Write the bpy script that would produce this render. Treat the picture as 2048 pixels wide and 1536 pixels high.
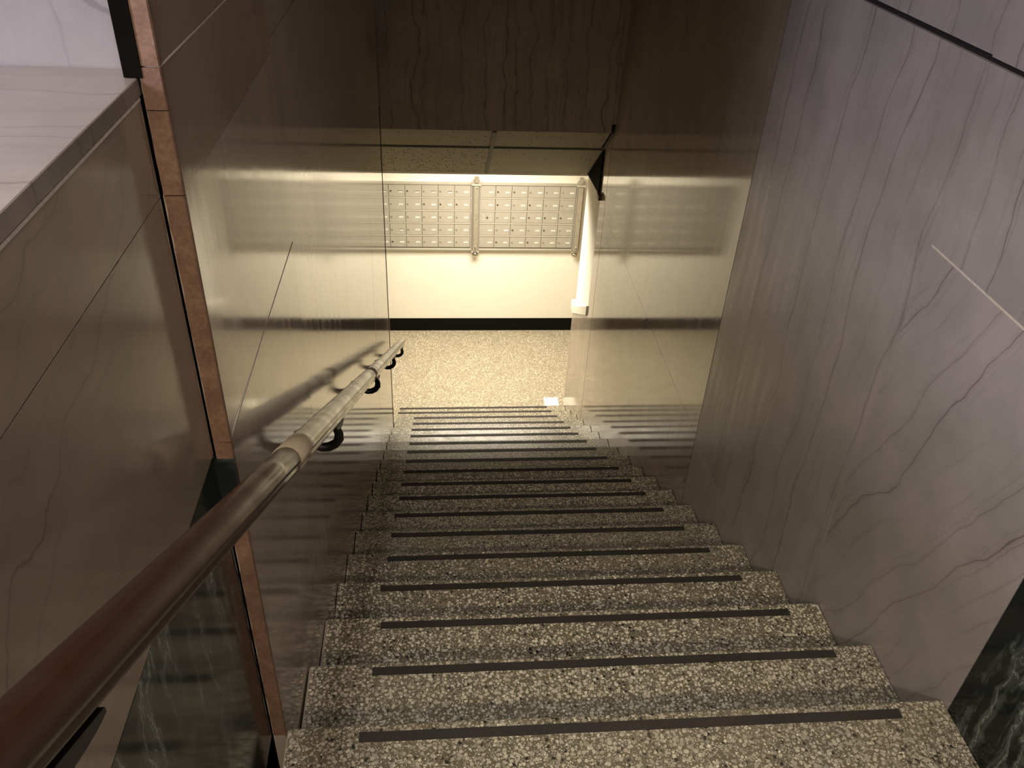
import bpy, bmesh, math, random
from mathutils import Vector, Matrix
random.seed(7)
for o in list(bpy.data.objects):
    bpy.data.objects.remove(o)
scn = bpy.context.scene
COL = scn.collection

# ------------------------------------------------------------------ camera
PIT, YAW, ROL = 0.611964871, 0.110738668, 0.0553496777
A, B = 0.330915547, 1.17822490           # left wall at x=-A, right wall at x=B
Y0, H0, RI, TR = 1.10132154, 1.69488440, 0.160166166, 0.28
f = Vector((math.sin(YAW)*math.cos(PIT), math.cos(YAW)*math.cos(PIT), -math.sin(PIT)))
r = f.cross(Vector((0, 0, 1))).normalized(); u = r.cross(f)
r2 = r*math.cos(ROL)+u*math.sin(ROL); u2 = r2.cross(f)
cd = bpy.data.cameras.new('camera'); cam = bpy.data.objects.new('camera', cd); COL.objects.link(cam)
cd.lens = 36*1680.0/2048; cd.sensor_width = 36; cd.clip_start = 0.02
cam.matrix_world = Matrix(((r2.x, u2.x, -f.x, 0), (r2.y, u2.y, -f.y, 0), (r2.z, u2.z, -f.z, 0), (0, 0, 0, 1)))
scn.camera = cam

# ------------------------------------------------------------------ world, lights, exposure
w = bpy.data.worlds.new('world'); scn.world = w; w.use_nodes = True
w.node_tree.nodes['Background'].inputs[0].default_value = (0.8, 0.85, 1, 1)
w.node_tree.nodes['Background'].inputs[1].default_value = 0.0
scn.view_settings.view_transform = 'Standard'
scn.view_settings.look = 'None'
scn.view_settings.gamma = 1
scn.view_settings.use_curve_mapping = False
scn.view_settings.exposure = 0.0

def area(name, loc, target, sx, sy, power, col, spread=180):
    l = bpy.data.lights.new(name, 'AREA'); l.shape = 'RECTANGLE'; l.size = sx; l.size_y = sy
    l.energy = power; l.color = col; l.spread = math.radians(spread)
    o = bpy.data.objects.new(name, l); COL.objects.link(o); o.location = loc
    o.rotation_euler = (Vector(target)-Vector(loc)).to_track_quat('-Z', 'Y').to_euler()
    return o
# recessed fluorescent troffer over the mailboxes
area('troffer_light', (0.42, 6.62, -2.375), (0.42, 6.62, -5), 1.2, 0.75, 90, (1, 0.90, 0.72), 150)
# warm ceiling lamp behind the landing
area('landing_lamp', (-0.25, -1.45, 0.95), (0.5, 0.95, -1.9), 0.22, 0.22, 10, (1, 0.80, 0.58), 70)
# neutral recessed downlight over the head of the stairs
area('stair_downlight', (-0.24, -0.05, 1.55), (0.42, 1.0, -1.9), 0.25, 0.25, 8.5, (1, 0.94, 0.84), 74)
# cool lamp of the lobby, far beyond the ledge
area('lobby_light', (-2.6, -1.6, 1.10), (0.6, 1.2, -0.6), 1.0, 0.9, 135, (0.86, 0.82, 1.0))

# ------------------------------------------------------------------ node helpers
class NT:
    def __init__(s, name):
        s.m = bpy.data.materials.new(name); s.m.use_nodes = True
        s.t = s.m.node_tree; s.b = s.t.nodes['Principled BSDF']
    def n(s, typ, **kw):
        nd = s.t.nodes.new(typ)
        for k, v in kw.items():
            if k in nd.inputs.keys(): s.put(nd.inputs[k], v)
            elif isinstance(k, str) and k.startswith('i') and k[1:].isdigit(): s.put(nd.inputs[int(k[1:])], v)
            else: setattr(nd, k, v)
        return nd
    def put(s, inp, v):
        if isinstance(v, bpy.types.NodeSocket): s.t.links.new(v, inp)
        else: inp.default_value = v
    def math(s, op, a, b=0.0, c=0.0, clamp=False):
        nd = s.t.nodes.new('ShaderNodeMath'); nd.operation = op; nd.use_clamp = clamp
        s.put(nd.inputs[0], a); s.put(nd.inputs[1], b)
        if op in ('SMOOTH_MIN', 'MULTIPLY_ADD', 'COMPARE'): s.put(nd.inputs[2], c)
        return nd.outputs[0]
    def vm(s, op, a, b=None, scale=None):
        nd = s.t.nodes.new('ShaderNodeVectorMath'); nd.operation = op
        s.put(nd.inputs[0], a)
        if b is not None: s.put(nd.inputs[1], b)
        if scale is not None: s.put(nd.inputs['Scale'], scale)
        return nd.outputs['Value'] if op in ('DOT_PRODUCT', 'LENGTH') else nd.outputs[0]
    def noise(s, vec, scale, detail=3, rough=0.5):
        nd = s.n('ShaderNodeTexNoise'); s.put(nd.inputs['Vector'], vec)
        s.put(nd.inputs['Scale'], scale); nd.inputs['Detail'].default_value = detail; nd.inputs['Roughness'].default_value = rough
        return nd.outputs[0]
    def mr(s, v, a, b, c, d, interp='LINEAR'):
        nd = s.t.nodes.new('ShaderNodeMapRange'); nd.interpolation_type = interp
        s.put(nd.inputs[0], v)
        for i, x in enumerate((a, b, c, d)): s.put(nd.inputs[i+1], x)
        return nd.outputs[0]
    def mix(s, fac, c1, c2, blend='MIX'):
        nd = s.t.nodes.new('ShaderNodeMix'); nd.data_type = 'RGBA'; nd.blend_type = blend
        s.put(nd.inputs[0], fac)
        for i, c in ((6, c1), (7, c2)):
            if isinstance(c, tuple) and len(c) == 3: c = (*c, 1)
            s.put(nd.inputs[i], c)
        return nd.outputs[2]
    def pos(s):
        return s.n('ShaderNodeTexCoord').outputs['Object']
    def comb(s, x, y, z=0.0):
        nd = s.t.nodes.new('ShaderNodeCombineXYZ'); s.put(nd.inputs[0], x); s.put(nd.inputs[1], y); s.put(nd.inputs[2], z)
        return nd.outputs[0]
    def bump(s, h, strength=0.2, dist=0.001):
        nd = s.n('ShaderNodeBump'); nd.inputs['Strength'].default_value = strength; nd.inputs['Distance'].default_value = dist
        s.put(nd.inputs['Height'], h); s.t.links.new(nd.outputs[0], s.b.inputs['Normal'])
    def out(s, col=None, rough=None, metal=0.0, **kw):
        if col is not None:
            if isinstance(col, tuple) and len(col) == 3: col = (*col, 1)
            s.put(s.b.inputs['Base Color'], col)
        if rough is not None: s.put(s.b.inputs['Roughness'], rough)
        s.b.inputs['Metallic'].default_value = metal
        for k, v in kw.items(): s.put(s.b.inputs[k.replace('_', ' ')], v)
        return s.m

def marble(name, base, vein, along=(0, 0, 1), across=(0, 1, 0), S=7.0, L=0.7, w1=0.10, width=0.018, strength=0.75,
           rough=0.10, grain=0.5, ior=1.6, streak=1.0):
    m = NT(name); P = m.pos(); rnd = m.n('ShaderNodeObjectInfo').outputs['Random']
    off = m.vm('SCALE', (13.0, 7.0, 5.0), scale=m.math('MULTIPLY', rnd, 9.0))
    Q = m.vm('ADD', P, off)
    d1 = m.math('SUBTRACT', m.noise(Q, 3.0, 3), 0.5); d2 = m.math('SUBTRACT', m.noise(Q, 22.0, 4), 0.5)
    ac = m.vm('DOT_PRODUCT', Q, across); al = m.vm('DOT_PRODUCT', Q, along)
    ac2 = m.math('ADD', ac, m.math('ADD', m.math('MULTIPLY', d1, w1*1.6), m.math('MULTIPLY', d2, w1*0.16)))
    def lines(sc, seed, wd):
        vv = m.n('ShaderNodeTexVoronoi'); vv.voronoi_dimensions = '1D'; vv.feature = 'F1'
        dd = m.noise(m.comb(m.math('MULTIPLY', al, L*2.5), m.math('MULTIPLY', ac, 1.5), seed), 1.0, 2)
        m.put(vv.inputs['W'], m.math('ADD', m.math('MULTIPLY', ac2, sc), m.math('MULTIPLY', dd, 0.8)))
        vv.inputs['Scale'].default_value = 1.0; vv.inputs['Randomness'].default_value = 0.95
        sp = m.n('ShaderNodeSeparateColor'); m.put(sp.inputs[0], vv.outputs['Color'])
        wv = m.math('MULTIPLY', m.mr(m.noise(Q, 9.0, 3), 0.3, 0.7, 0.35, 1.5), wd*sc)
        core = m.mr(m.math('DIVIDE', vv.outputs['Distance'], wv), 0.3, 1.0, 1.0, 0.0, 'SMOOTHSTEP')
        halo = m.mr(m.math('DIVIDE', vv.outputs['Distance'], wv), 0.0, 7.0, 0.20, 0.0, 'SMOOTHSTEP')
        return m.math('MULTIPLY', m.math('MAXIMUM', core, halo), m.mr(sp.outputs[0], 0, 1, 0.40, 1.0))
    r1 = lines(S, 3.1, width*0.10); r2_ = lines(S*2.3, 9.7, width*0.07)
    msk = m.mr(m.noise(m.vm('ADD', Q, (3, 5, 7)), 3.0, 2), 0.36, 0.60, 0.15, 1.0)
    vm = m.math('MAXIMUM', m.math('MULTIPLY', r1, m.mr(msk, 0, 1, 0.65, 1.0)), m.math('MULTIPLY', m.math('MULTIPLY', r2_, msk), 0.5))
    vm = m.math('MULTIPLY', vm, strength)
    cl = m.noise(Q, 4.0, 4, 0.6)
    st = m.noise(m.comb(m.math('MULTIPLY', ac, 90.0), m.math('MULTIPLY', al, 3.0), 1.0), 1.0, 3, 0.6)
    fg = m.noise(Q, 260.0, 2)
    c = m.mix(m.mr(cl, 0.35, 0.65, 0.0, 1.0), tuple(x*0.86 for x in base), (base[0]*1.10, base[1]*1.08, base[2]*1.10))
    c = m.mix(m.math('MULTIPLY', m.mr(st, 0.3, 0.75, 0.0, 0.30*streak), 1.0), c, tuple(x*0.6 for x in base))
    c = m.mix(m.mr(fg, 0.3, 0.7, 0.0, 0.16*grain), c, tuple(x*0.45 for x in base))
    c = m.mix(vm, c, vein)
    tone = m.mr(rnd, 0, 1, 0.93, 1.07)
    c = m.mix(1.0, c, m.comb(tone, tone, tone), 'MULTIPLY')
    rg = m.mr(m.noise(m.comb(m.math('MULTIPLY', ac, 25.0), m.math('MULTIPLY', al, 2.0), 5.0), 1.0, 3), 0.3, 0.7, rough*0.75, rough*1.35)
    m.bump(st, 0.10, 0.0006)
    return m.out(c, rg, IOR=ior)

def terrazzo(name, scale=105, matrix=(0.12, 0.105, 0.070), light=(0.76, 0.70, 0.55), grey=(0.24, 0.22, 0.17), dark=(0.015, 0.014, 0.011),
             rough=0.34, dark_share=0.07):
    m = NT(name); P = m.pos()
    Pd = m.vm('ADD', P, m.vm('SCALE', m.n('ShaderNodeTexNoise', Vector=P, Scale=140.0).outputs[1], scale=0.006))
    v = m.n('ShaderNodeTexVoronoi'); v.feature = 'F1'; m.put(v.inputs['Vector'], Pd); v.inputs['Scale'].default_value = scale
    v.inputs['Randomness'].default_value = 0.95
    sep = m.n('ShaderNodeSeparateColor'); m.put(sep.inputs[0], v.outputs['Color'])
    rad = m.mr(sep.outputs[1], 0, 1, 0.30, 0.56)
    chip = m.mr(m.math('SUBTRACT', rad, v.outputs['Distance']), -0.03, 0.05, 0, 1)
    br = m.math('POWER', sep.outputs[2], 1.2)
    cc = m.mix(br, grey, light)
    cc = m.mix(m.math('LESS_THAN', sep.outputs[0], dark_share), cc, dark)
    v2 = m.n('ShaderNodeTexVoronoi'); v2.feature = 'F1'; m.put(v2.inputs['Vector'], Pd); v2.inputs['Scale'].default_value = scale*2.0
    s2 = m.n('ShaderNodeSeparateColor'); m.put(s2.inputs[0], v2.outputs['Color'])
    chip2 = m.mr(v2.outputs['Distance'], 0.30, 0.42, 0.85, 0)
    mt = m.mix(chip2, matrix, m.mix(m.math('LESS_THAN', s2.outputs[0], 0.08), m.mix(s2.outputs[1], tuple(x*0.8 for x in grey), light), dark))
    c = m.mix(chip, mt, cc)
    pt = m.noise(P, 5.0, 4, 0.6)
    c = m.mix(m.mr(pt, 0.4, 0.66, 0, 0.14), c, (0.36, 0.29, 0.17))
    c = m.mix(m.mr(m.noise(P, 1.7, 2), 0.35, 0.7, 0, 0.10), c, (0.20, 0.19, 0.17))
    rg = m.mr(m.noise(P, 9.0, 3), 0.3, 0.7, rough*0.85, rough*1.2)
    m.bump(chip, 0.12, 0.0004)
    return m.out(c, rg, IOR=1.5)

def plain(name, col, rough=0.5, metal=0.0, var=0.10, vs=30, bump=0.0, bs=200, **kw):
    m = NT(name); P = m.pos()
    n = m.noise(P, vs, 3)
    c = m.mix(m.mr(n, 0.3, 0.7, 0, 1), tuple(x*(1-var) for x in col), tuple(min(1, x*(1+var)) for x in col))
    if bump: m.bump(m.noise(P, bs, 2), bump, 0.001)
    return m.out(c, rough, metal, **kw)

BASE = (0.40, 0.335, 0.26)
VEIN = (0.07, 0.045, 0.035)
M = {}
M['marble_r'] = marble('marble_right', (0.39, 0.355, 0.325), VEIN, S=6.5, L=0.8, w1=0.06, width=0.024, strength=0.85, rough=0.30, ior=1.5, streak=0.6)
M['marble_rm'] = marble('marble_right_polished', BASE, VEIN, S=6.0, L=0.7, w1=0.05, width=0.016, strength=0.45, rough=0.075, ior=2.0)
M['marble_slant'] = marble('marble_slanted_veins', (0.37, 0.335, 0.31), (0.08, 0.05, 0.05), along=(0, 0.39, -0.92), across=(0, 0.92, 0.39), S=7.5, L=0.8, w1=0.07,
                           width=0.024, strength=0.85, rough=0.28, streak=0.3)
M['marble_l'] = marble('marble_left', BASE, VEIN, S=5.0, L=0.6, w1=0.04, width=0.012, strength=0.28, rough=0.095, ior=1.75)
M['marble_lv'] = marble('marble_left_wavy', (0.31, 0.245, 0.175), VEIN, along=(0, 0.9, 0.43), across=(0, -0.43, 0.9), S=3.5, L=1.5, w1=0.20, width=0.030, strength=0.45,
                        rough=0.12, streak=0.4, ior=1.6)
M['marble_h'] = marble('marble_header', BASE, (0.05, 0.025, 0.015), along=(0, 0, 1), across=(1, 0, 0), S=9.0, L=1.1, w1=0.13, width=0.045, strength=0.95, rough=0.3, streak=0.3)
M['marble_b'] = marble('marble_lobby_wall', (0.29, 0.275, 0.27), (0.08, 0.07, 0.08), along=(0, 0, 1), across=(1, 0, 0), S=6.0, L=2.0, w1=0.16, width=0.07, strength=0.6, rough=0.3, streak=0.2)
M['marble_t'] = marble('marble_ledge_top', (0.22, 0.185, 0.165), (0.07, 0.04, 0.045), along=(1, 0.1, 0), across=(0, 1, 0), S=7.0, L=1.5, w1=0.08, width=0.035, strength=0.6, rough=0.3, streak=0.3)

def black_marble():
    m = NT('black_veined_marble'); P = m.pos()
    d = m.n('ShaderNodeTexNoise', Vector=P, Scale=6.0); d.inputs['Detail'].default_value = 6
    Q = m.vm('ADD', m.vm('MULTIPLY', P, (1, 3.6, 0.4)), m.vm('SCALE', d.outputs[1], scale=0.30))
    a = m.noise(Q, 3.2, 5, 0.6)
    r1 = m.mr(m.math('ABSOLUTE', m.math('SUBTRACT', a, 0.5)), 0, 0.012, 1, 0, 'SMOOTHSTEP')
    h = m.mr(m.math('ABSOLUTE', m.math('SUBTRACT', a, 0.5)), 0, 0.07, 0.35, 0, 'SMOOTHSTEP')
    k = m.mr(m.noise(P, 3.5, 3), 0.40, 0.58, 0, 1)
    v = m.math('MULTIPLY', m.math('MAXIMUM', r1, h), k)
    c = m.mix(m.noise(P, 14, 4), (0.004, 0.006, 0.006), (0.013, 0.018, 0.018))
    c = m.mix(m.math('MULTIPLY', v, 0.8), c, (0.30, 0.34, 0.31))
    return m.out(c, 0.12, IOR=1.42)
M['black'] = black_marble()

def rust_edge():
    m = NT('unpolished_marble_edge'); P = m.pos()
    n = m.noise(P, 25, 5, 0.65); n2 = m.noise(P, 160, 3)
    c = m.mix(m.mr(n, 0.35, 0.65, 0, 1), (0.145, 0.078, 0.047), (0.22, 0.132, 0.082))
    c = m.mix(m.mr(n2, 0.35, 0.75, 0, 0.5), c, (0.09, 0.04, 0.02))
    m.bump(n2, 0.5, 0.001)
    return m.out(c, 0.6)
M['edge'] = rust_edge()
M['grout'] = plain('white_grout', (0.62, 0.56, 0.44), 0.8, vs=120, bump=0.3)
M['gap'] = plain('dark_joint', (0.012, 0.008, 0.006), 0.9)
M['terrazzo'] = terrazzo('terrazzo_steps')
M['terrazzo_floor'] = terrazzo('terrazzo_lower_floor', scale=75, matrix=(0.26, 0.22, 0.155), light=(0.60, 0.54, 0.42), grey=(0.34, 0.30, 0.22),
                               dark=(0.12, 0.09, 0.05), rough=0.4, dark_share=0.04)
M['mortar'] = plain('mortar', (0.30, 0.25, 0.20), 0.8, vs=80, bump=0.3)

def grip():
    m = NT('grip_tape'); P = m.pos(); n = m.noise(P, 900, 1)
    sp = m.math('GREATER_THAN', n, 0.735)
    c = m.mix(m.noise(P, 7, 3), (0.014, 0.010, 0.008), (0.034, 0.026, 0.021))
    c = m.mix(sp, c, (0.3, 0.28, 0.24))
    m.bump(n, 0.5, 0.001)
    return m.out(c, 0.75)
M['grip'] = grip()

def wood(name, c1, c2, rough):
    m = NT(name); P = m.pos()
    Q = m.comb(m.vm('DOT_PRODUCT', P, (70, 0, 0)), m.vm('DOT_PRODUCT', P, (0, 35, 60.6)), m.vm('DOT_PRODUCT', P, (0, 2.6, -1.5)))
    n = m.noise(Q, 1.0, 4, 0.6)
    return m.out(m.mix(n, c1, c2), m.mr(m.noise(P, 12, 3), 0.3, 0.7, rough*0.7, rough*1.4), Coat_Weight=0.35, Coat_Roughness=0.12, IOR=1.5)
M['wood'] = wood('varnished_dark_wood', (0.018, 0.006, 0.003), (0.042, 0.014, 0.006), 0.38)
M['wood_lit'] = wood('lit_wood', (0.25, 0.20, 0.135), (0.30, 0.245, 0.165), 0.26)  # same dark wood; the pale tone paints in the lit room's reflection
M['iron'] = plain('black_iron', (0.010, 0.007, 0.006), 0.45, 0.0)
M['wall_paint'] = plain('cream_wall_paint', (0.82, 0.775, 0.67), 0.7, var=0.02, vs=4, bump=0.05)
M['white_trim'] = plain('white_trim_paint', (0.62, 0.58, 0.49), 0.5, var=0.02)
M['black_base'] = plain('black_vinyl_base', (0.003, 0.0025, 0.002), 0.7, Specular_IOR_Level=0.1)
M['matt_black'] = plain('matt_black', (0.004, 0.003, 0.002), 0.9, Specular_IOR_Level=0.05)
M['metal'] = plain('mailbox_aluminium', (0.39, 0.36, 0.305), 0.5, 0.25, var=0.05, vs=9)
M['metal_d'] = plain('mailbox_seam', (0.16, 0.14, 0.10), 0.6, 0.2)
M['metal_l'] = plain('bright_aluminium', (0.60, 0.56, 0.47), 0.4, 0.35, var=0.03)
M['steel'] = plain('grey_steel', (0.42, 0.38, 0.31), 0.4, 0.5, var=0.10, vs=20)
M['chrome'] = plain('chrome', (0.6, 0.56, 0.45), 0.15, 1.0)
M['label'] = plain('paper_label', (0.82, 0.78, 0.67), 0.7, var=0.02)
M['slot'] = plain('label_slot_shadow', (0.16, 0.13, 0.09), 0.7)
M['ink'] = plain('label_ink', (0.25, 0.20, 0.14), 0.7)
M['lock'] = plain('lock_cylinder', (0.50, 0.44, 0.33), 0.3, 0.7)
M['lock_d'] = plain('worn_lock_cylinder', (0.15, 0.12, 0.08), 0.4, 0.6)
M['tbar'] = plain('ceiling_grid_metal', (0.11, 0.095, 0.07), 0.7)
M['red_metal'] = plain('dull_reddish_metal', (0.12, 0.08, 0.075), 0.5, 0.4)
M['plaster'] = plain('ceiling_plaster', (0.45, 0.41, 0.34), 0.8)

def tile_mat(name, frac, sc):
    m = NT(name); P = m.pos()
    v = m.n('ShaderNodeTexVoronoi'); m.put(v.inputs['Vector'], m.vm('ADD', m.vm('MULTIPLY', P, (1.0, 0.5, 0.5)), m.vm('SCALE', m.n('ShaderNodeTexNoise', Vector=P, Scale=30.0).outputs[1], scale=0.02)))
    v.inputs['Scale'].default_value = sc
    s = m.n('ShaderNodeSeparateColor'); m.put(s.inputs[0], v.outputs['Color'])
    h = m.math('MULTIPLY', m.math('LESS_THAN', v.outputs['Distance'], 0.27), m.math('LESS_THAN', s.outputs[0], frac))
    p = m.mr(m.noise(P, 220, 2), 0.58, 0.66, 0, 0.5)
    c = m.mix(p, (0.30, 0.26, 0.19), (0.14, 0.115, 0.075))
    c = m.mix(h, c, (0.05, 0.04, 0.022))
    return m.out(c, 0.85)
M['tile'] = tile_mat('fissured_ceiling_tile', 0.85, 52)
M['tile2'] = tile_mat('smooth_ceiling_tile', 0.16, 60)

# ------------------------------------------------------------------ object helpers
def link(name, bm, mat, parent=None):
    me = bpy.data.meshes.new(name); bmesh.ops.recalc_face_normals(bm, faces=bm.faces[:]); bm.to_mesh(me); bm.free()
    me.materials.append(mat if not isinstance(mat, str) else M[mat])
    o = bpy.data.objects.new(name, me); COL.objects.link(o)
    if parent: o.parent = parent
    return o
def tag(o, label=None, cat=None, group=None, kind=None):
    if label: o['label'] = label
    if cat: o['category'] = cat
    if group: o['group'] = group
    if kind: o['kind'] = kind
    return o
def empty(name, loc=(0, 0, 0)):
    o = bpy.data.objects.new(name, None); COL.objects.link(o); o.location = loc; o.empty_display_size = 0.05
    return o
def add_box(bm, x0, x1, y0, y1, z0, z1, bev=0.0):
    vs = [bm.verts.new((x, y, z)) for x in (x0, x1) for y in (y0, y1) for z in (z0, z1)]
    fs = [bm.faces.new([vs[i] for i in q]) for q in ((0, 1, 3, 2), (4, 6, 7, 5), (0, 4, 5, 1), (2, 3, 7, 6), (0, 2, 6, 4), (1, 5, 7, 3))]
    if bev:
        es = {e for fc in fs for e in fc.edges}
        bmesh.ops.bevel(bm, geom=list(es), offset=bev, segments=1, affect='EDGES')
def box(name, mat, x0, x1, y0, y1, z0, z1, parent=None, bev=0.0):
    bm = bmesh.new(); add_box(bm, x0, x1, y0, y1, z0, z1, bev)
    o = link(name, bm, mat, parent)
    return o
def prism_x(name, mat, pts, x0, x1, parent=None, bev=0.0, bevsel=None):
    """polygon given in (y, z), extruded along x"""
    bm = bmesh.new()
    a = [bm.verts.new((x0, y, z)) for y, z in pts]; b = [bm.verts.new((x1, y, z)) for y, z in pts]
    bm.faces.new(a); bm.faces.new(b[::-1]); n = len(pts)
    for i in range(n): bm.faces.new((a[i], b[i], b[(i+1) % n], a[(i+1) % n]))
    if bev: bmesh.ops.bevel(bm, geom=bm.edges[:], offset=bev, segments=1, affect='EDGES')
    return link(name, bm, mat, parent)
def tube(bm, pts, rad, n=10, caps=True):
    rings = []; pts = [Vector(p) for p in pts]
    for i, p in enumerate(pts):
        t = (pts[min(i+1, len(pts)-1)]-pts[max(i-1, 0)]).normalized()
        s = t.cross(Vector((0, 1, 0.01))) if abs(t.y) < 0.9 else t.cross(Vector((0, 0, 1)))
        s.normalize(); v = t.cross(s); rr = rad[i] if isinstance(rad, (list, tuple)) else rad
        rings.append([bm.verts.new(p+s*rr*math.cos(2*math.pi*k/n)+v*rr*math.sin(2*math.pi*k/n)) for k in range(n)])
    for a, b in zip(rings, rings[1:]):
        for k in range(n): bm.faces.new((a[k], a[(k+1) % n], b[(k+1) % n], b[k]))
    if caps: bm.faces.new(rings[0][::-1]); bm.faces.new(rings[-1])
def smooth(o):
    for p in o.data.polygons: p.use_smooth = True
    return o
def disc(bm, c, rad, y0, y1, n=12):
    a = [bm.verts.new((c[0]+rad*math.cos(2*math.pi*k/n), y0, c[1]+rad*math.sin(2*math.pi*k/n))) for k in range(n)]
    b = [bm.verts.new((c[0]+rad*math.cos(2*math.pi*k/n), y1, c[1]+rad*math.sin(2*math.pi*k/n))) for k in range(n)]
    bm.faces.new(a); bm.faces.new(b[::-1])
    for k in range(n): bm.faces.new((a[k], b[k], b[(k+1) % n], a[(k+1) % n]))

ZL = -H0                      # landing level
ZF = -H0-RI*19                # lower floor level
TOP = 1.85
G = 0.0012                    # half joint

def stair_z(y):               # tread level at y
    k = math.ceil((y-Y0)/TR-1e-6)
    return ZL-RI*max(0, min(19, k))

# ------------------------------------------------------------------ stairs
st = empty('staircase', (0.42, Y0, ZL))
tag(st, 'long flight of speckled terrazzo steps with dark grip strips', 'staircase')
dx = {0: -.325, 1: -.3235, 2: -.3215, 3: -.331, 4: -.331, 5: -.331, 6: -.331, 7: -.328, 8: -.3305, 9: -.331, 10: -.329, 11: -.3295, 12: -.3295, 13: -.331, 14: -.328}
def stepmesh(k, back):
    y1 = Y0+TR*k; z = ZL-RI*k; x0 = max(dx.get(k, -.33), -.3280 if k < 14 else -.3262); x1 = B-(0.003 if k else 0.001)
    bm = bmesh.new(); rb = 0.007
    prof = [(back, z), (y1-rb, z)]
    for i in range(1, 4):
        a = math.pi/2*(1-i/3.0); prof.append((y1-rb+rb*math.cos(a), z-rb+rb*math.sin(a)))
    prof += [(y1-0.018, z-RI-0.03), (back, z-RI-0.03)]
    if k == 19: pass
    A_ = [bm.verts.new((x0, y, zz)) for y, zz in prof]; B_ = [bm.verts.new((x1, y, zz)) for y, zz in prof]
    bm.faces.new(A_); bm.faces.new(B_[::-1]); n = len(prof)
    for i in range(n): bm.faces.new((A_[i], B_[i], B_[(i+1) % n], A_[(i+1) % n]))
    for v in bm.verts: v.co -= st.location
    o = link('step', bm, 'terrazzo', st)
    return o, y1, z
for k in range(19):
    back = Y0+TR*(k-1)-0.016 if k else Y0-0.34
    o, y1, z = stepmesh(k, back)
    xl = [-.173, -.168, -.167, -.187, -.184, -.186, -.187][k] if k < 7 else -.182
    if k >= 17: xl = -.326
    xr = [1.062, 1.066, 1.074, 1.044, 1.040, 1.038, 1.036, 1.036, 1.038, 1.04, 1.041, 1.036, 1.032, 1.028, 1.023, 1.02, 1.015, 1.013, 1.011][k]
    bm = bmesh.new(); ya = y1-0.042+random.uniform(-.003, .003); sk = random.uniform(-.003, .003)
    ns = 14; L = []
    for i in range(ns+1):
        x = xl+(xr-xl)*i/ns; yy = ya+sk*i/ns+random.uniform(-.0005, .0005)
        L.append([bm.verts.new(Vector((x, yy+q, z+h))-st.location) for q, h in ((0, 0), (0, .0016), (.024, .0016), (.024, 0))])
    for i in range(ns):
        for j in range(3): bm.faces.new((L[i][j], L[i][j+1], L[i+1][j+1], L[i+1][j]))
    bm.faces.new(L[0]); bm.faces.new(L[-1][::-1])
    link('grip_strip', bm, 'grip', o)
# mortar in the narrow slot between the steps and the left wall
bm = bmesh.new()
for k in range(3):
    y1 = Y0+TR*k
    add_box(bm, -A+.0026, dx.get(k, -.33)+0.005, y1-TR, y1-0.004, ZL-RI*(k+1), ZL-RI*k-0.004)
for v in bm.verts: v.co -= st.location
link('mortar_joint', bm, 'mortar', st)
for side in (0, 1):
    bm = bmesh.new()
    for k in range(3 if side == 0 else 1, 19):
        y1 = Y0+TR*k; xa = -.3300 if k < 14 else -.3272
        xs = (xa, xa+.003) if side == 0 else (B-.005, B-.0004)
        add_box(bm, xs[0], xs[1], y1-TR, y1-0.004, ZL-RI*(k+1), ZL-RI*k-0.003)
    for v in bm.verts: v.co -= st.location
    link('dark_joint', bm, 'matt_black', st)

# landing floor behind the first nosing, lower floor
fl = box('floor', 'terrazzo', -0.361, B, -2.6, Y0-0.34, ZL-0.15, ZL); tag(fl, kind='structure')
fl2 = box('floor', 'terrazzo_floor', -2.6, 3.4, Y0+TR*18-0.02, 7.74, ZF-0.1, ZF); tag(fl2, kind='structure')

# ------------------------------------------------------------------ right wall
TH = 0.022
wr = box('wall_right', 'gap', B+TH-0.004, B+0.12, -2.6, 5.585, ZF-0.1, TOP); tag(wr, kind='structure')
def slab_r(pts, mat='marble_r', tilt=0.0, parent=None):
    o = prism_x('panel', mat, pts, B, B+TH, parent or wr)
    if tilt:
        yc = sum(p[0] for p in pts)/len(pts)
        for v in o.data.vertices: v.co.x += (v.co.y-yc)*tilt
    return o
Z1 = -0.413; ZG = -0.833; ZH = -2.358; R1 = 2.912; R4 = 4.112; R2 = 5.398; YE = 1.074; R3 = 1.737; RE = 5.585
# over the dark open joint
slab_r([(YE, Z1+0.004), (1.765, Z1+0.004), (1.765, Z1+0.008), (R1-.0028, Z1+0.008), (R1-.0028, TOP), (YE, TOP)])
slab_r([(YE, ZG+.003), (R3, ZG+.003), (R3, ZH-0.0), (R1-.0028, ZH), (R1-.0028, Z1-0.006), (YE, Z1-0.010)], 'marble_r')
slab_r([(YE, -2.4), (R3-.0004, -2.4), (R3-.0004, ZG-.003), (YE, ZG-.003)], 'marble_slant')
slab_r([(R3, -3.2), (R1-.0028, -3.2), (R1-.0028, ZH-.001), (R3, ZH-.001)], 'marble_r')
box('open_joint', 'matt_black', B+0.0007, B+0.02, R1-.0028, R1+.0024, -3.4, TOP, wr)
box('open_joint', 'matt_black', B+0.0007, B+0.02, R2-.0035, R2+.0035, ZF, -1.5, wr)
box('grout_line', 'grout', B+0.0008, B+0.01, YE, R3, ZG-.003, ZG+.003, wr)
bm = bmesh.new()
add_box(bm, B+0.010, B+0.02, YE, R1, Z1-.012, Z1+.008); link('open_joint', bm, 'gap', wr)
slab_r([(R1+.0024, ZH+.0008), (R4-.0004, ZH+.0008), (R4-.0004, TOP), (R1+.0024, TOP)], 'marble_rm', 0.0)
slab_r([(R4+.0004, ZH+.0008), (R2-.0035, ZH+.0008), (R2-.0035, TOP), (R4+.0004, TOP)], 'marble_rm', 0.0)
slab_r([(R1+.0024, -4.0), (R4-.0003, -4.0), (R4-.0003, ZH-.0008), (R1+.0024, ZH-.0008)], 'marble_rm', 0.0)
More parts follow.
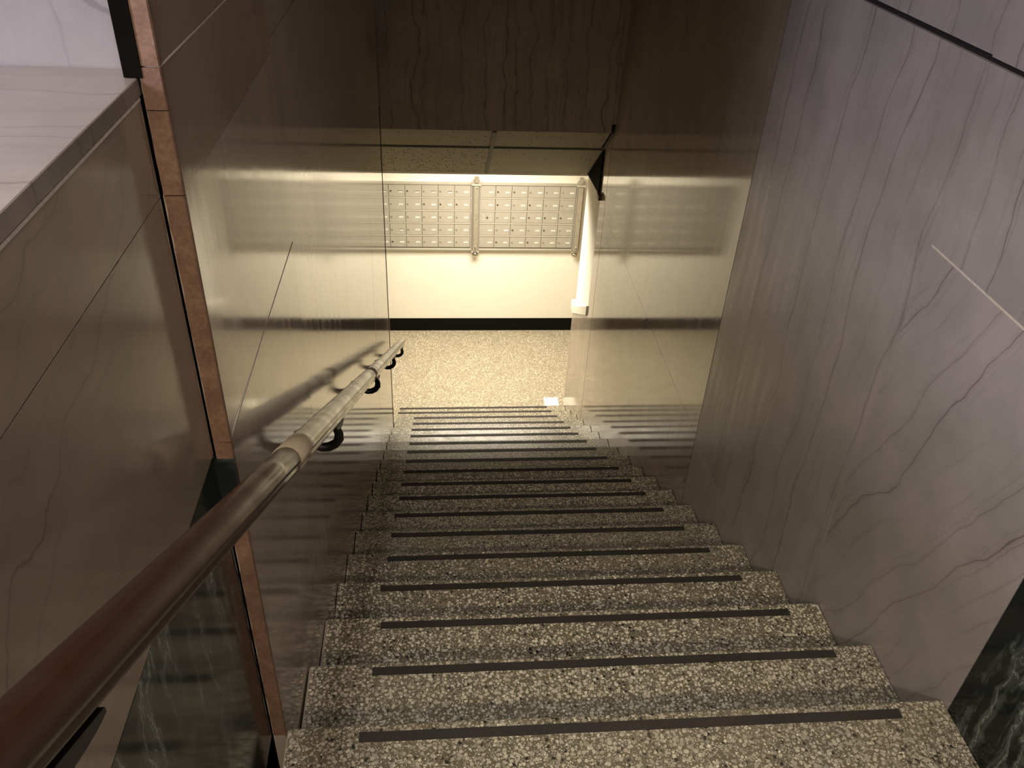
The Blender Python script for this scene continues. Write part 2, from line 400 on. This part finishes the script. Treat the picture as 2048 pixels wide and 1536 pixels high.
slab_r([(R4+.0003, ZF), (R2-.0035, ZF), (R2-.0035, ZH-.0008), (R4+.0003, ZH-.0008)], 'marble_rm', 0.0)
slab_r([(R2+.0035, ZF), (RE, ZF), (RE, -1.5), (R2+.0035, -1.5)], 'marble_rm')
# near black marble dado on the right, below a marble field
slab_r([(-2.6, ZL), (YE-0.003, ZL), (YE-0.003, -0.902), (-2.6, -0.902)], 'black')
slab_r([(-2.6, -0.899), (YE-0.002, -0.899), (YE-0.002, TOP), (-2.6, TOP)], 'marble_r')

# stub of wall at the foot of the stairs: marble dado, white cap, painted plaster
ws = box('wall_right', 'wall_paint', B+0.012, B+0.13, RE, 6.165, ZF, -2.33); tag(ws, kind='structure')
slab = prism_x('panel', 'marble_l', [(RE+.001, ZF), (6.205, ZF), (6.205, -4.57), (RE+.001, -4.27)], B+0.0005, B+0.012, ws)
prism_x('panel', 'marble_l', [(RE+.001, -4.265), (6.205, -4.565), (6.205, -3.609), (6.15, -3.609), (RE+.001, -3.302)], B+0.0005, B+0.012, ws)
prism_x('grout_line', 'grout', [(RE+.001, -4.2695), (6.205, -4.5695), (6.205, -4.5655), (RE+.001, -4.2655)], B+0.0002, B+0.011, ws)
box('panel', 'marble_l', B+0.0, B+0.13, 6.165, 6.205, ZF, -3.60, ws)
tag(prism_x('trim_3', 'white_trim', [(RE+.004, -3.300), (6.15, -3.607), (6.24, -3.607), (6.24, -3.520), (6.11, -3.520), (RE+.004, -3.213)], B-0.012, B+0.15, None, 0.003), kind='structure')

# ------------------------------------------------------------------ left wall
wl = box('wall_left', 'gap', -A-0.12, -A-TH+0.004, Y0+.06, 5.28, ZF-0.1, TOP); tag(wl, kind='structure')
def slab_l(pts, mat='marble_l', tilt=0.0, th=TH, parent=None):
    o = prism_x('panel', mat, pts, -A-th, -A, parent or wl)
    yc = sum(p[0] for p in pts)/len(pts)
    for v in o.data.vertices: v.co.x += (v.co.y-yc)*tilt
    return o
V1 = 1.826; V3 = 4.06; LY = 1.090; LE = 5.30
T1 = 0.006
slab_l([(LY, -3.0), (V1-.0005, -3.0), (V1-.0005, -0.878), (LY, -0.878)], 'marble_l', T1, .026)
box('grout_line', 'grout', -A-.02, -A-.0004, LY, V1, -.8780, -.8735, wl)
slab_l([(LY, -.873), (V1-.0005, -.873), (V1-.0005, -.4570), (LY, -.4570)], 'marble_l', T1, .026)
slab_l([(LY, -.4560), (V1-.0005, -.4560), (V1-.0005, -.2930), (LY, -.2930)], 'marble_lv', T1*.6, .026)
box('grout_line', 'grout', -A-.02, -A-.0006, LY, V1, -.2930, -.2905, wl)
slab_l([(LY, -.2900), (V1-.0005, -.2900), (V1-.0005, TOP), (LY, TOP)], 'marble_lv', T1*.6, .026)
slab_l([(V1+.0005, -4.3), (V3-.0005, -4.3), (V3-.0005, -.4285), (V1+.0005, -.4285)], 'marble_l', -0.001)
slab_l([(V1+.0005, -.4265), (V3-.0005, -.4265), (V3-.0005, TOP), (V1+.0005, TOP)], 'marble_l', -0.001)
slab_l([(V3+.0005, ZF), (5.205, ZF), (5.205, TOP), (V3+.0005, TOP)], 'marble_l', 0.0015)
box('panel', 'marble_l', -A-TH, -A+.003, 5.211, LE, ZF, -1.6, wl)
box('open_joint', 'matt_black', -A-TH, -A+.0035, 5.2055, 5.2108, ZF, -1.6, wl)
# rough unpolished end of the panelling that faces the landing, in four pieces
def edge(z0, z1, off=0.0):
    bm = bmesh.new(); n = max(2, int((z1-z0)/0.02))
    rows = []
    for i in range(n+1):
        z = z0+(z1-z0)*i/n; j = random.uniform(-.0012, .0012)
        rows.append([bm.verts.new(c) for c in ((-A+.0005, LY+.004, z), (-A+.0004, LY-.0015, z), (-A-.001+j*.3, LY-.004, z), (-A-.026+j, LY-.004+off, z), (-A-.028+j, LY+.004, z))])
    for a, b in zip(rows, rows[1:]):
        for q in range(4): bm.faces.new((a[q], a[q+1], b[q+1], b[q]))
    bm.faces.new(rows[0]); bm.faces.new(rows[-1][::-1])
    return link('edge_strip', bm, 'edge', wl)
edge(ZL, -1.07); edge(-1.07, -.880); edge(-.877, -.4575, .001); edge(-.4555, -.345, -.001); edge(-.3435, -.2925); edge(-.2905, TOP, .001)
cap = box('base_return', 'black', -A-.030, -A+.0006, LY-.012, LY+.004, -1.06, -.912, wl)

# ------------------------------------------------------------------ near left parapet with ledge
XN = -0.361
pw = box('wall_left', 'gap', XN-0.10, XN-TH+.004, -2.6, LY, ZL, -.345); tag(pw, kind='structure')
def slab_n(y0, y1, z0, z1, mat='marble_lv'):
    o = box('panel', mat, XN-TH, XN, y0, y1, z0, z1, pw); return o
slab_n(-2.6, 1.084, ZL, -.902, 'black')
slab_n(-2.6, 1.084, -.900, -.4590)
slab_n(-2.6, 1.084, -.4575, -.330)
box('grout_line', 'grout', XN-.015, XN+.0003, -2.6, 1.084, -.3312, -.3272, pw)
lg = box('trim_1', 'marble_t', -3.3, XN+0.0005, -2.6, 1.128, -.3272, -.305, None, 0.0012); tag(lg, kind='structure')
wb = box('wall_lobby', 'marble_b', -3.3, -A-0.03, 1.13, 1.16, -.3272, TOP); tag(wb, kind='structure')
tr = box('shadow_strip', 'gap', XN-.014, -A-.022, LY-.006, 1.132, -.304, TOP); tag(tr, kind='structure'); tr.data.materials[0] = M['matt_black']  # matt black strip stands in for the shaded gap beside the panelling end

# ------------------------------------------------------------------ landing room shell (behind the camera)
for nm, a in (('wall_back', (-3.3, B+.12, -2.62, -2.6, ZL, TOP)), ('wall_lobby_left', (-3.32, -3.3, -2.6, 1.16, -.33, TOP))):
    tag(box(nm, 'plaster', *a), kind='structure')
tag(box('ceiling', 'plaster', -3.32, B+.12, -2.62, 5.36, TOP, TOP+.05), kind='structure')

# ------------------------------------------------------------------ header and tiled soffit
YH = 5.335; ZHD = -1.776
hd = box('wall_front', 'marble_h', -A-.1, 1.150, YH, YH+.03, ZHD, TOP); tag(hd, kind='structure')
box('panel', 'marble_h', 1.152, B+.001, YH+.004, YH+.03, -1.72, TOP, hd)
SL = 0.76; Y1S = YH+.02; YES = 6.085
sz = lambda y: -1.775-SL*(y-5.33)
sf = prism_x('ceiling', 'gap', [(Y1S, sz(Y1S)+.03), (YES-.01, sz(YES-.01)+.03), (YES-.01, sz(YES-.01)+.07), (Y1S, sz(Y1S)+.07)], -2.2, 1.17); tag(sf, kind='structure')
def tl(x0, x1, y0, y1, mat, lift=.012):
    prism_x('ceiling_tile', mat, [(y0, sz(y0)+lift), (y1, sz(y1)+lift), (y1, sz(y1)+lift+.015), (y0, sz(y0)+lift+.015)], x0, x1, sf)
YT = 5.61
XT = 0.392
tl(-.82, XT-.008, Y1S, YT-.004, 'tile2'); tl(XT+.012, 1.150, Y1S, YT-.004, 'tile2')
tl(-.82, XT-.008, YT+.010, YES, 'tile', .006); tl(XT+.012, 1.168, YT+.010, YES, 'tile2', .006)
def bar(x0, x1, y0, y1):
    prism_x('grid_bar', 'tbar', [(y0, sz(y0)), (y1, sz(y1)), (y1, sz(y1)+.012), (y0, sz(y0)+.012)], x0, x1, sf)
bar(XT-.010, XT+.014, Y1S, YES); bar(-.82, XT-.010, YT+.002, YT+.014); bar(XT+.014, 1.160, YT+.002, YT+.014)
bar(1.162, 1.176, Y1S, YES)
# black fin on the wall under the end of the soffit, with its reddish end block
fin = empty('soffit_bracket', (B-.006, 5.6, -2.31)); tag(fin, 'black triangular metal fin on the right wall under the sloping tiled soffit', 'bracket')
o = prism_x('fin', 'matt_black', [(5.605, -2.306), (6.075, -2.345), (6.075, -2.335), (5.86, -2.15), (5.63, -1.985), (5.60, -1.97)], B-.012, B-.001)
o.parent = fin; o.matrix_parent_inverse = Matrix.Translation(-fin.location)
o = box('end_block', 'red_metal', B-.024, B-.001, 5.53, 5.60, -2.325, -2.292); o.parent = fin; o.matrix_parent_inverse = Matrix.Translation(-fin.location)
o['label'] = 'small reddish metal block at the lower tip'

# ------------------------------------------------------------------ lower room
YF = 7.723
wf = box('wall_far', 'wall_paint', -2.6, 3.4, YF, YF+.1, ZF, -2.3); tag(wf, kind='structure')
bb = box('baseboard_far', 'black_base', -2.6, 3.4, YF-.008, YF-.0005, ZF, ZF+.150, None, .002); tag(bb, kind='structure')
tag(box('wall_lower_left', 'wall_paint', -2.65, -2.6, 5.0, YF, ZF, -2.3), kind='structure')
tag(box('wall_lower_right', 'wall_paint', 3.4, 3.45, 5.0, YF, ZF, -2.3), kind='structure')
tag(box('wall_lower_back', 'wall_paint', -2.6, -A-.12, 5.2, 5.28, ZF, -1.7), kind='structure')
tag(box('wall_lower_back', 'wall_paint', B+.13, 3.4, 6.10, 6.165, ZF, -2.3), kind='structure')
tag(box('ceiling', 'wall_paint', -2.6, 3.4, YES, YF+.1, -2.36, -2.30), kind='structure')

# mailboxes: banks of aluminium doors
DW = 0.1575; DH = 0.1325; ZMT = -3.072
def make_mail(name, x0, ncol, special, label):
    z0 = ZMT-5*DH-0.036
    t = empty(name, (x0, YF, z0)); tag(t, label, 'mailboxes', 'mailbox banks on the far wall')
    inv = Matrix.Translation(-t.location)
    def pt(o, par=None):
        o.parent = par or t
        if par is None: o.matrix_parent_inverse = inv
        return o
    x1 = x0+ncol*DW
    yb = YF-.045
    pt(box('cabinet', 'metal_d', x0-.006, x1+.006, yb+.004, YF-.0005, z0+.004, ZMT-.004))
    bm = bmesh.new()
    add_box(bm, x0-.012, x1+.012, yb-.008, YF-.0005, ZMT-.010, ZMT); add_box(bm, x0-.012, x1+.012, yb-.008, YF-.0005, z0, z0+.018, .002)
    add_box(bm, x0-.012, x0-.001, yb-.006, YF-.0005, z0+.02, ZMT-.01); add_box(bm, x1+.001, x1+.012, yb-.006, YF-.0005, z0+.02, ZMT-.01)
    pt(link('frame', bm, 'metal'))
    for j in range(1, 5):
        zz = ZMT-.010-j*DH
        pt(box('rail', 'metal_l', x0, x1, yb-.010, yb+.002, zz-.003, zz+.004))
    doorproto = None
    for i in range(ncol):
        for j in range(5):
            zt = ZMT-.012-j*DH; xa = x0+i*DW
            if doorproto is None:
                bm = bmesh.new(); add_box(bm, .0022, DW-.0022, -.004, .004, -DH+.010, -.006, .0012)
                doorproto = bpy.data.meshes.new('door'); bmesh.ops.recalc_face_normals(bm, faces=bm.faces[:]); bm.to_mesh(doorproto); bm.free(); doorproto.materials.append(M['metal'])
            d = bpy.data.objects.new('door', doorproto); COL.objects.link(d); d.parent = t
            d.location = Vector((xa, yb, zt))-t.location
            if special and (i, j) == special:
                d['label'] = 'door with a central lock and four screws instead of a name slot'
                for sx in (-.034, .036):
                    for s2 in (-.017, .017):
                        bm = bmesh.new(); disc(bm, (DW*.52+sx, -DH*.5+s2), .0052, -.007, -.003, 8); link('screw', bm, 'label', d)
                bm = bmesh.new(); disc(bm, (DW*.52, -DH*.5), .009, -.010, -.003); link('lock', bm, 'lock_d', d)
                continue
            worn = random.random() < .22
            bm = bmesh.new(); disc(bm, (.022, -DH*.49), .0085, -.009, -.003); disc(bm, (.022, -DH*.49), .0035, -.0105, -.008, 8)
            if not (special and i == 0): link('lock', bm, 'lock_d' if worn else 'lock', d)
            else: bm.free()
            cx = .115; cz = -DH*.52; half = .020
            empty_slot = (not special and j == 0 and i < ncol-1) or (not special and (i, j) == (ncol-5, 3))
            link('name_slot', (lambda b_: (add_box(b_, cx-half-.002, cx+half+.002, -.006, -.003, cz-.009, cz+.008), b_)[1])(bmesh.new()), 'slot', d) if empty_slot else None
            bm = bmesh.new()
            if empty_slot: add_box(bm, cx-half, cx+half, -.0075, -.005, cz-.009, cz-.001)
            else:
                add_box(bm, cx-half, cx+half, -.0068, -.0035, cz-.0058, cz+.0058)
            lb = link('name_card', bm, 'label', d)
            if not empty_slot:
                wd = random.choice((.006, .010, .018, .026)); ox = random.uniform(-.006, .006)
                bm = bmesh.new(); add_box(bm, cx+ox-wd/2, cx+ox+wd/2, -.0072, -.0066, cz-.002, cz+.0025)
                ink = link('print_marks', bm, 'ink', d)
    return t
make_mail('mailbox_bank', 0.435, 6, (0, 2), 'right bank of aluminium mailbox doors, between the two steel lock bars')
m2 = make_mail('mailbox_bank', -.592, 6, None, 'left bank of aluminium mailbox doors, running behind the end of the left wall')

def lock_bar(x, label):
    t = empty('lock_bar', (x, YF, -3.83)); tag(t, label, 'lock bar', 'steel lock bars of the mailboxes')
    inv = Matrix.Translation(-t.location)
    def pt(o, mt=True):
        o.parent = t; o.matrix_parent_inverse = inv; return o
    yb = YF-.067
    bm = bmesh.new(); add_box(bm, x-.036, x+.036, yb+.006, YF-.0600, -3.765, -3.07, .002); pt(link('back_plate', bm, 'metal'))
    bm = bmesh.new(); add_box(bm, x-.024, x+.024, yb-.018, yb+.006, -3.775, -3.085, .004); pt(link('channel', bm, 'steel'))
    bm = bmesh.new(); add_box(bm, x-.027, x+.027, yb-.012, yb+.004, -3.765, -3.09); pt(link('channel_lip', bm, 'metal_d'))
    bm = bmesh.new(); add_box(bm, x-.020, x+.020, yb-.014, YF-.0600, -3.05, -2.985, .003)
    pt(link('hasp', bm, 'steel'))
    bm = bmesh.new()
    n = 12; c = [(x+.043*math.cos(math.pi*i/n)*(1 if True else 1), -3.060+.050*math.sin(math.pi*i/n)) for i in range(n+1)]
    a_ = [bm.verts.new((q[0], yb+.010, q[1])) for q in c]; b_ = [bm.verts.new((q[0], YF-.0600, q[1])) for q in c]
    bm.faces.new(a_); bm.faces.new(b_[::-1])
    for i in range(n): bm.faces.new((a_[i], b_[i], b_[i+1], a_[i+1]))
    bm.faces.new((a_[0], a_[n], b_[n], b_[0]))
    pt(link('ear_plate', bm, 'metal'))
    pt(box('cross_piece', 'metal_l', x-.042, x+.042, yb-.020, YF-.0600, -3.076, -3.064, None, .002))
    bm = bmesh.new()
    for zz in (-3.10, -3.42, -3.74): disc(bm, (x+.003, zz), .0045, yb-.021, yb-.017, 8)
    pt(link('rivet', bm, 'lock_d'))
    bm = bmesh.new(); tube(bm, [(x, yb-.014, -3.70), (x, yb-.026, -3.715), (x, yb-.028, -3.745), (x, yb-.016, -3.762)], .006, 8); pt(smooth(link('latch', bm, 'chrome')))
    bm = bmesh.new(); add_box(bm, x-.038, x+.038, yb-.010, YF-.0600, -3.788, -3.772, .003); pt(link('foot_plate', bm, 'steel'))
    bm = bmesh.new(); add_box(bm, x-.016, x+.016, yb-.014, yb+.02, -3.808, -3.786); pt(link('shackle', bm, 'iron'))
    bm = bmesh.new(); bmesh.ops.create_uvsphere(bm, u_segments=20, v_segments=12, radius=.034)
    for v in bm.verts: v.co = Vector((v.co.x, v.co.y*.75, v.co.z*.8))+Vector((x, yb+.004, -3.808))
    pt(smooth(link('lock_ball', bm, 'chrome')))
lock_bar(0.405, 'steel lock bar between the two mailbox banks, chrome ball lock at its foot')
lock_bar(1.418, 'steel lock bar at the right end of the mailboxes, beside the white stub wall')

# white square sheet on the lower floor
bm = bmesh.new(); add_box(bm, 1.030, 1.166, 6.315, 6.472, ZF+.0004, ZF+.006, .001)
for v in bm.verts: v.co -= Vector((1.1, 6.4, ZF))
o = link('floor_sheet', bm, 'label'); o.location = (1.1, 6.4, ZF); tag(o, 'white square sheet lying on the lower floor at the foot of the stairs', 'sheet')

# ------------------------------------------------------------------ handrail
XR = -0.25; SR = 0.5785
zr = lambda y: -.2945-SR*y
hr = empty('handrail', (XR, Y0, zr(Y0))); tag(hr, 'dark wooden handrail running down the left wall on iron brackets', 'handrail')
hinv = Matrix.Translation(-hr.location)
def rail(name, y0, y1, sc, mat, rounded=False):
    # moulded profile in the plane square to the rail: rounded top, side grooves, flatter foot
    prof = []
    n = 44
    for i in range(n):
        a = 2*math.pi*i/n; rr = 1.0
        rr -= .22*math.exp(-((math.degrees(a)+12-360*(a > math.pi))/8.0)**2)
        rr -= .10*math.exp(-((math.degrees(a)-200)/9.0)**2)
        x = rr*math.cos(a); z = rr*math.sin(a); z = max(z, -.86)
        prof.append((x*sc, z*sc))
    d = Vector((0, 1, -SR)).normalized(); up = Vector((0, SR, 1)).normalized()
    bm = bmesh.new(); rings = []
    L = y1-y0; ns = max(2, int(L/.12)); st_ = [(y0+L*i/ns, 1.0) for i in range(ns+1)]
    if rounded:
        st_ = st_[:-1]+[(y1-.030, 1), (y1-.018, .95), (y1-.008, .82), (y1-.002, .6), (y1, .3)]
    for y, s in st_:
        c = Vector((XR, y, zr(y)))
        rings.append([bm.verts.new(c+Vector((1, 0, 0))*p[0]*s+up*p[1]*s) for p in prof])
    for a_, b_ in zip(rings, rings[1:]):
        for k in range(n): bm.faces.new((a_[k], a_[(k+1) % n], b_[(k+1) % n], b_[k]))
    bm.faces.new(rings[0][::-1]); bm.faces.new(rings[-1])
    o = smooth(link(name, bm, mat)); o.parent = hr; o.matrix_parent_inverse = hinv
    return o
rail('rail_length', -1.6, 1.095, .0245, 'wood')
rail('rail_length', 1.097, 2.62, .0268, 'wood_lit')
rail('rail_length', 2.622, 5.475, .0262, 'wood_lit', True)
for y in (-.9, .30, 1.62, 2.83, 4.03, 5.06):
    xw = XN if y < LY else -A
    br = empty('bracket', (0, 0, 0)); br.parent = hr; br.matrix_parent_inverse = hinv
    z = zr(y)
    bm = bmesh.new()
    pts = [(xw+.004, y, z-.070), (xw+.016, y+.002, z-.080), (xw+.032, y+.004, z-.094), (xw+.052, y+.006, z-.102), (XR-.012, y+.008, z-.102),
           (XR+.004, y+.010, z-.094), (XR+.013, y+.010, z-.080), (XR+.014, y+.010, z-.062), (XR+.010, y+.009, z-.046), (XR+.004, y+.008, z-.026)]
    tube(bm, pts, [.008, .009, .010, .011, .012, .012, .012, .011, .010, .009], 8)
    o = smooth(link('arm', bm, 'iron', br))
    # crescent saddle under the rail
    bm = bmesh.new(); top = []; bot = []
    n = 14
    for i in range(n+1):
        t = i/n; yy = y-.065+.13*t; dd = .011*math.sin(math.pi*t)**.8
        for lst, dz in ((top, -.019), (bot, -.0235-dd)):
            zz = zr(yy)+dz*1.14
            lst.append((bm.verts.new((XR+.003, yy, zz)), bm.verts.new((XR+.021, yy, zz))))
    for i in range(n):
        a0, a1, b0, b1 = top[i], top[i+1], bot[i], bot[i+1]
        bm.faces.new((a0[0], a1[0], b1[0], b0[0])); bm.faces.new((a0[1], b0[1], b1[1], a1[1]))
        bm.faces.new((b0[0], b1[0], b1[1], b0[1])); bm.faces.new((a0[0], a0[1], a1[1], a1[0]))
    bm.faces.new((top[0][0], bot[0][0], bot[0][1], top[0][1])); bm.faces.new((top[n][0], top[n][1], bot[n][1], bot[n][0]))
    link('saddle', bm, 'iron', br)
    bm = bmesh.new()
    m_ = bmesh.ops.create_cone(bm, cap_ends=True, segments=18, radius1=.024, radius2=.020, depth=.012)
    for v in bm.verts: v.co = Vector((v.co.z+xw+.0062, y+v.co.x, z-.070+v.co.y))
    link('wall_rosette', bm, 'iron', br)
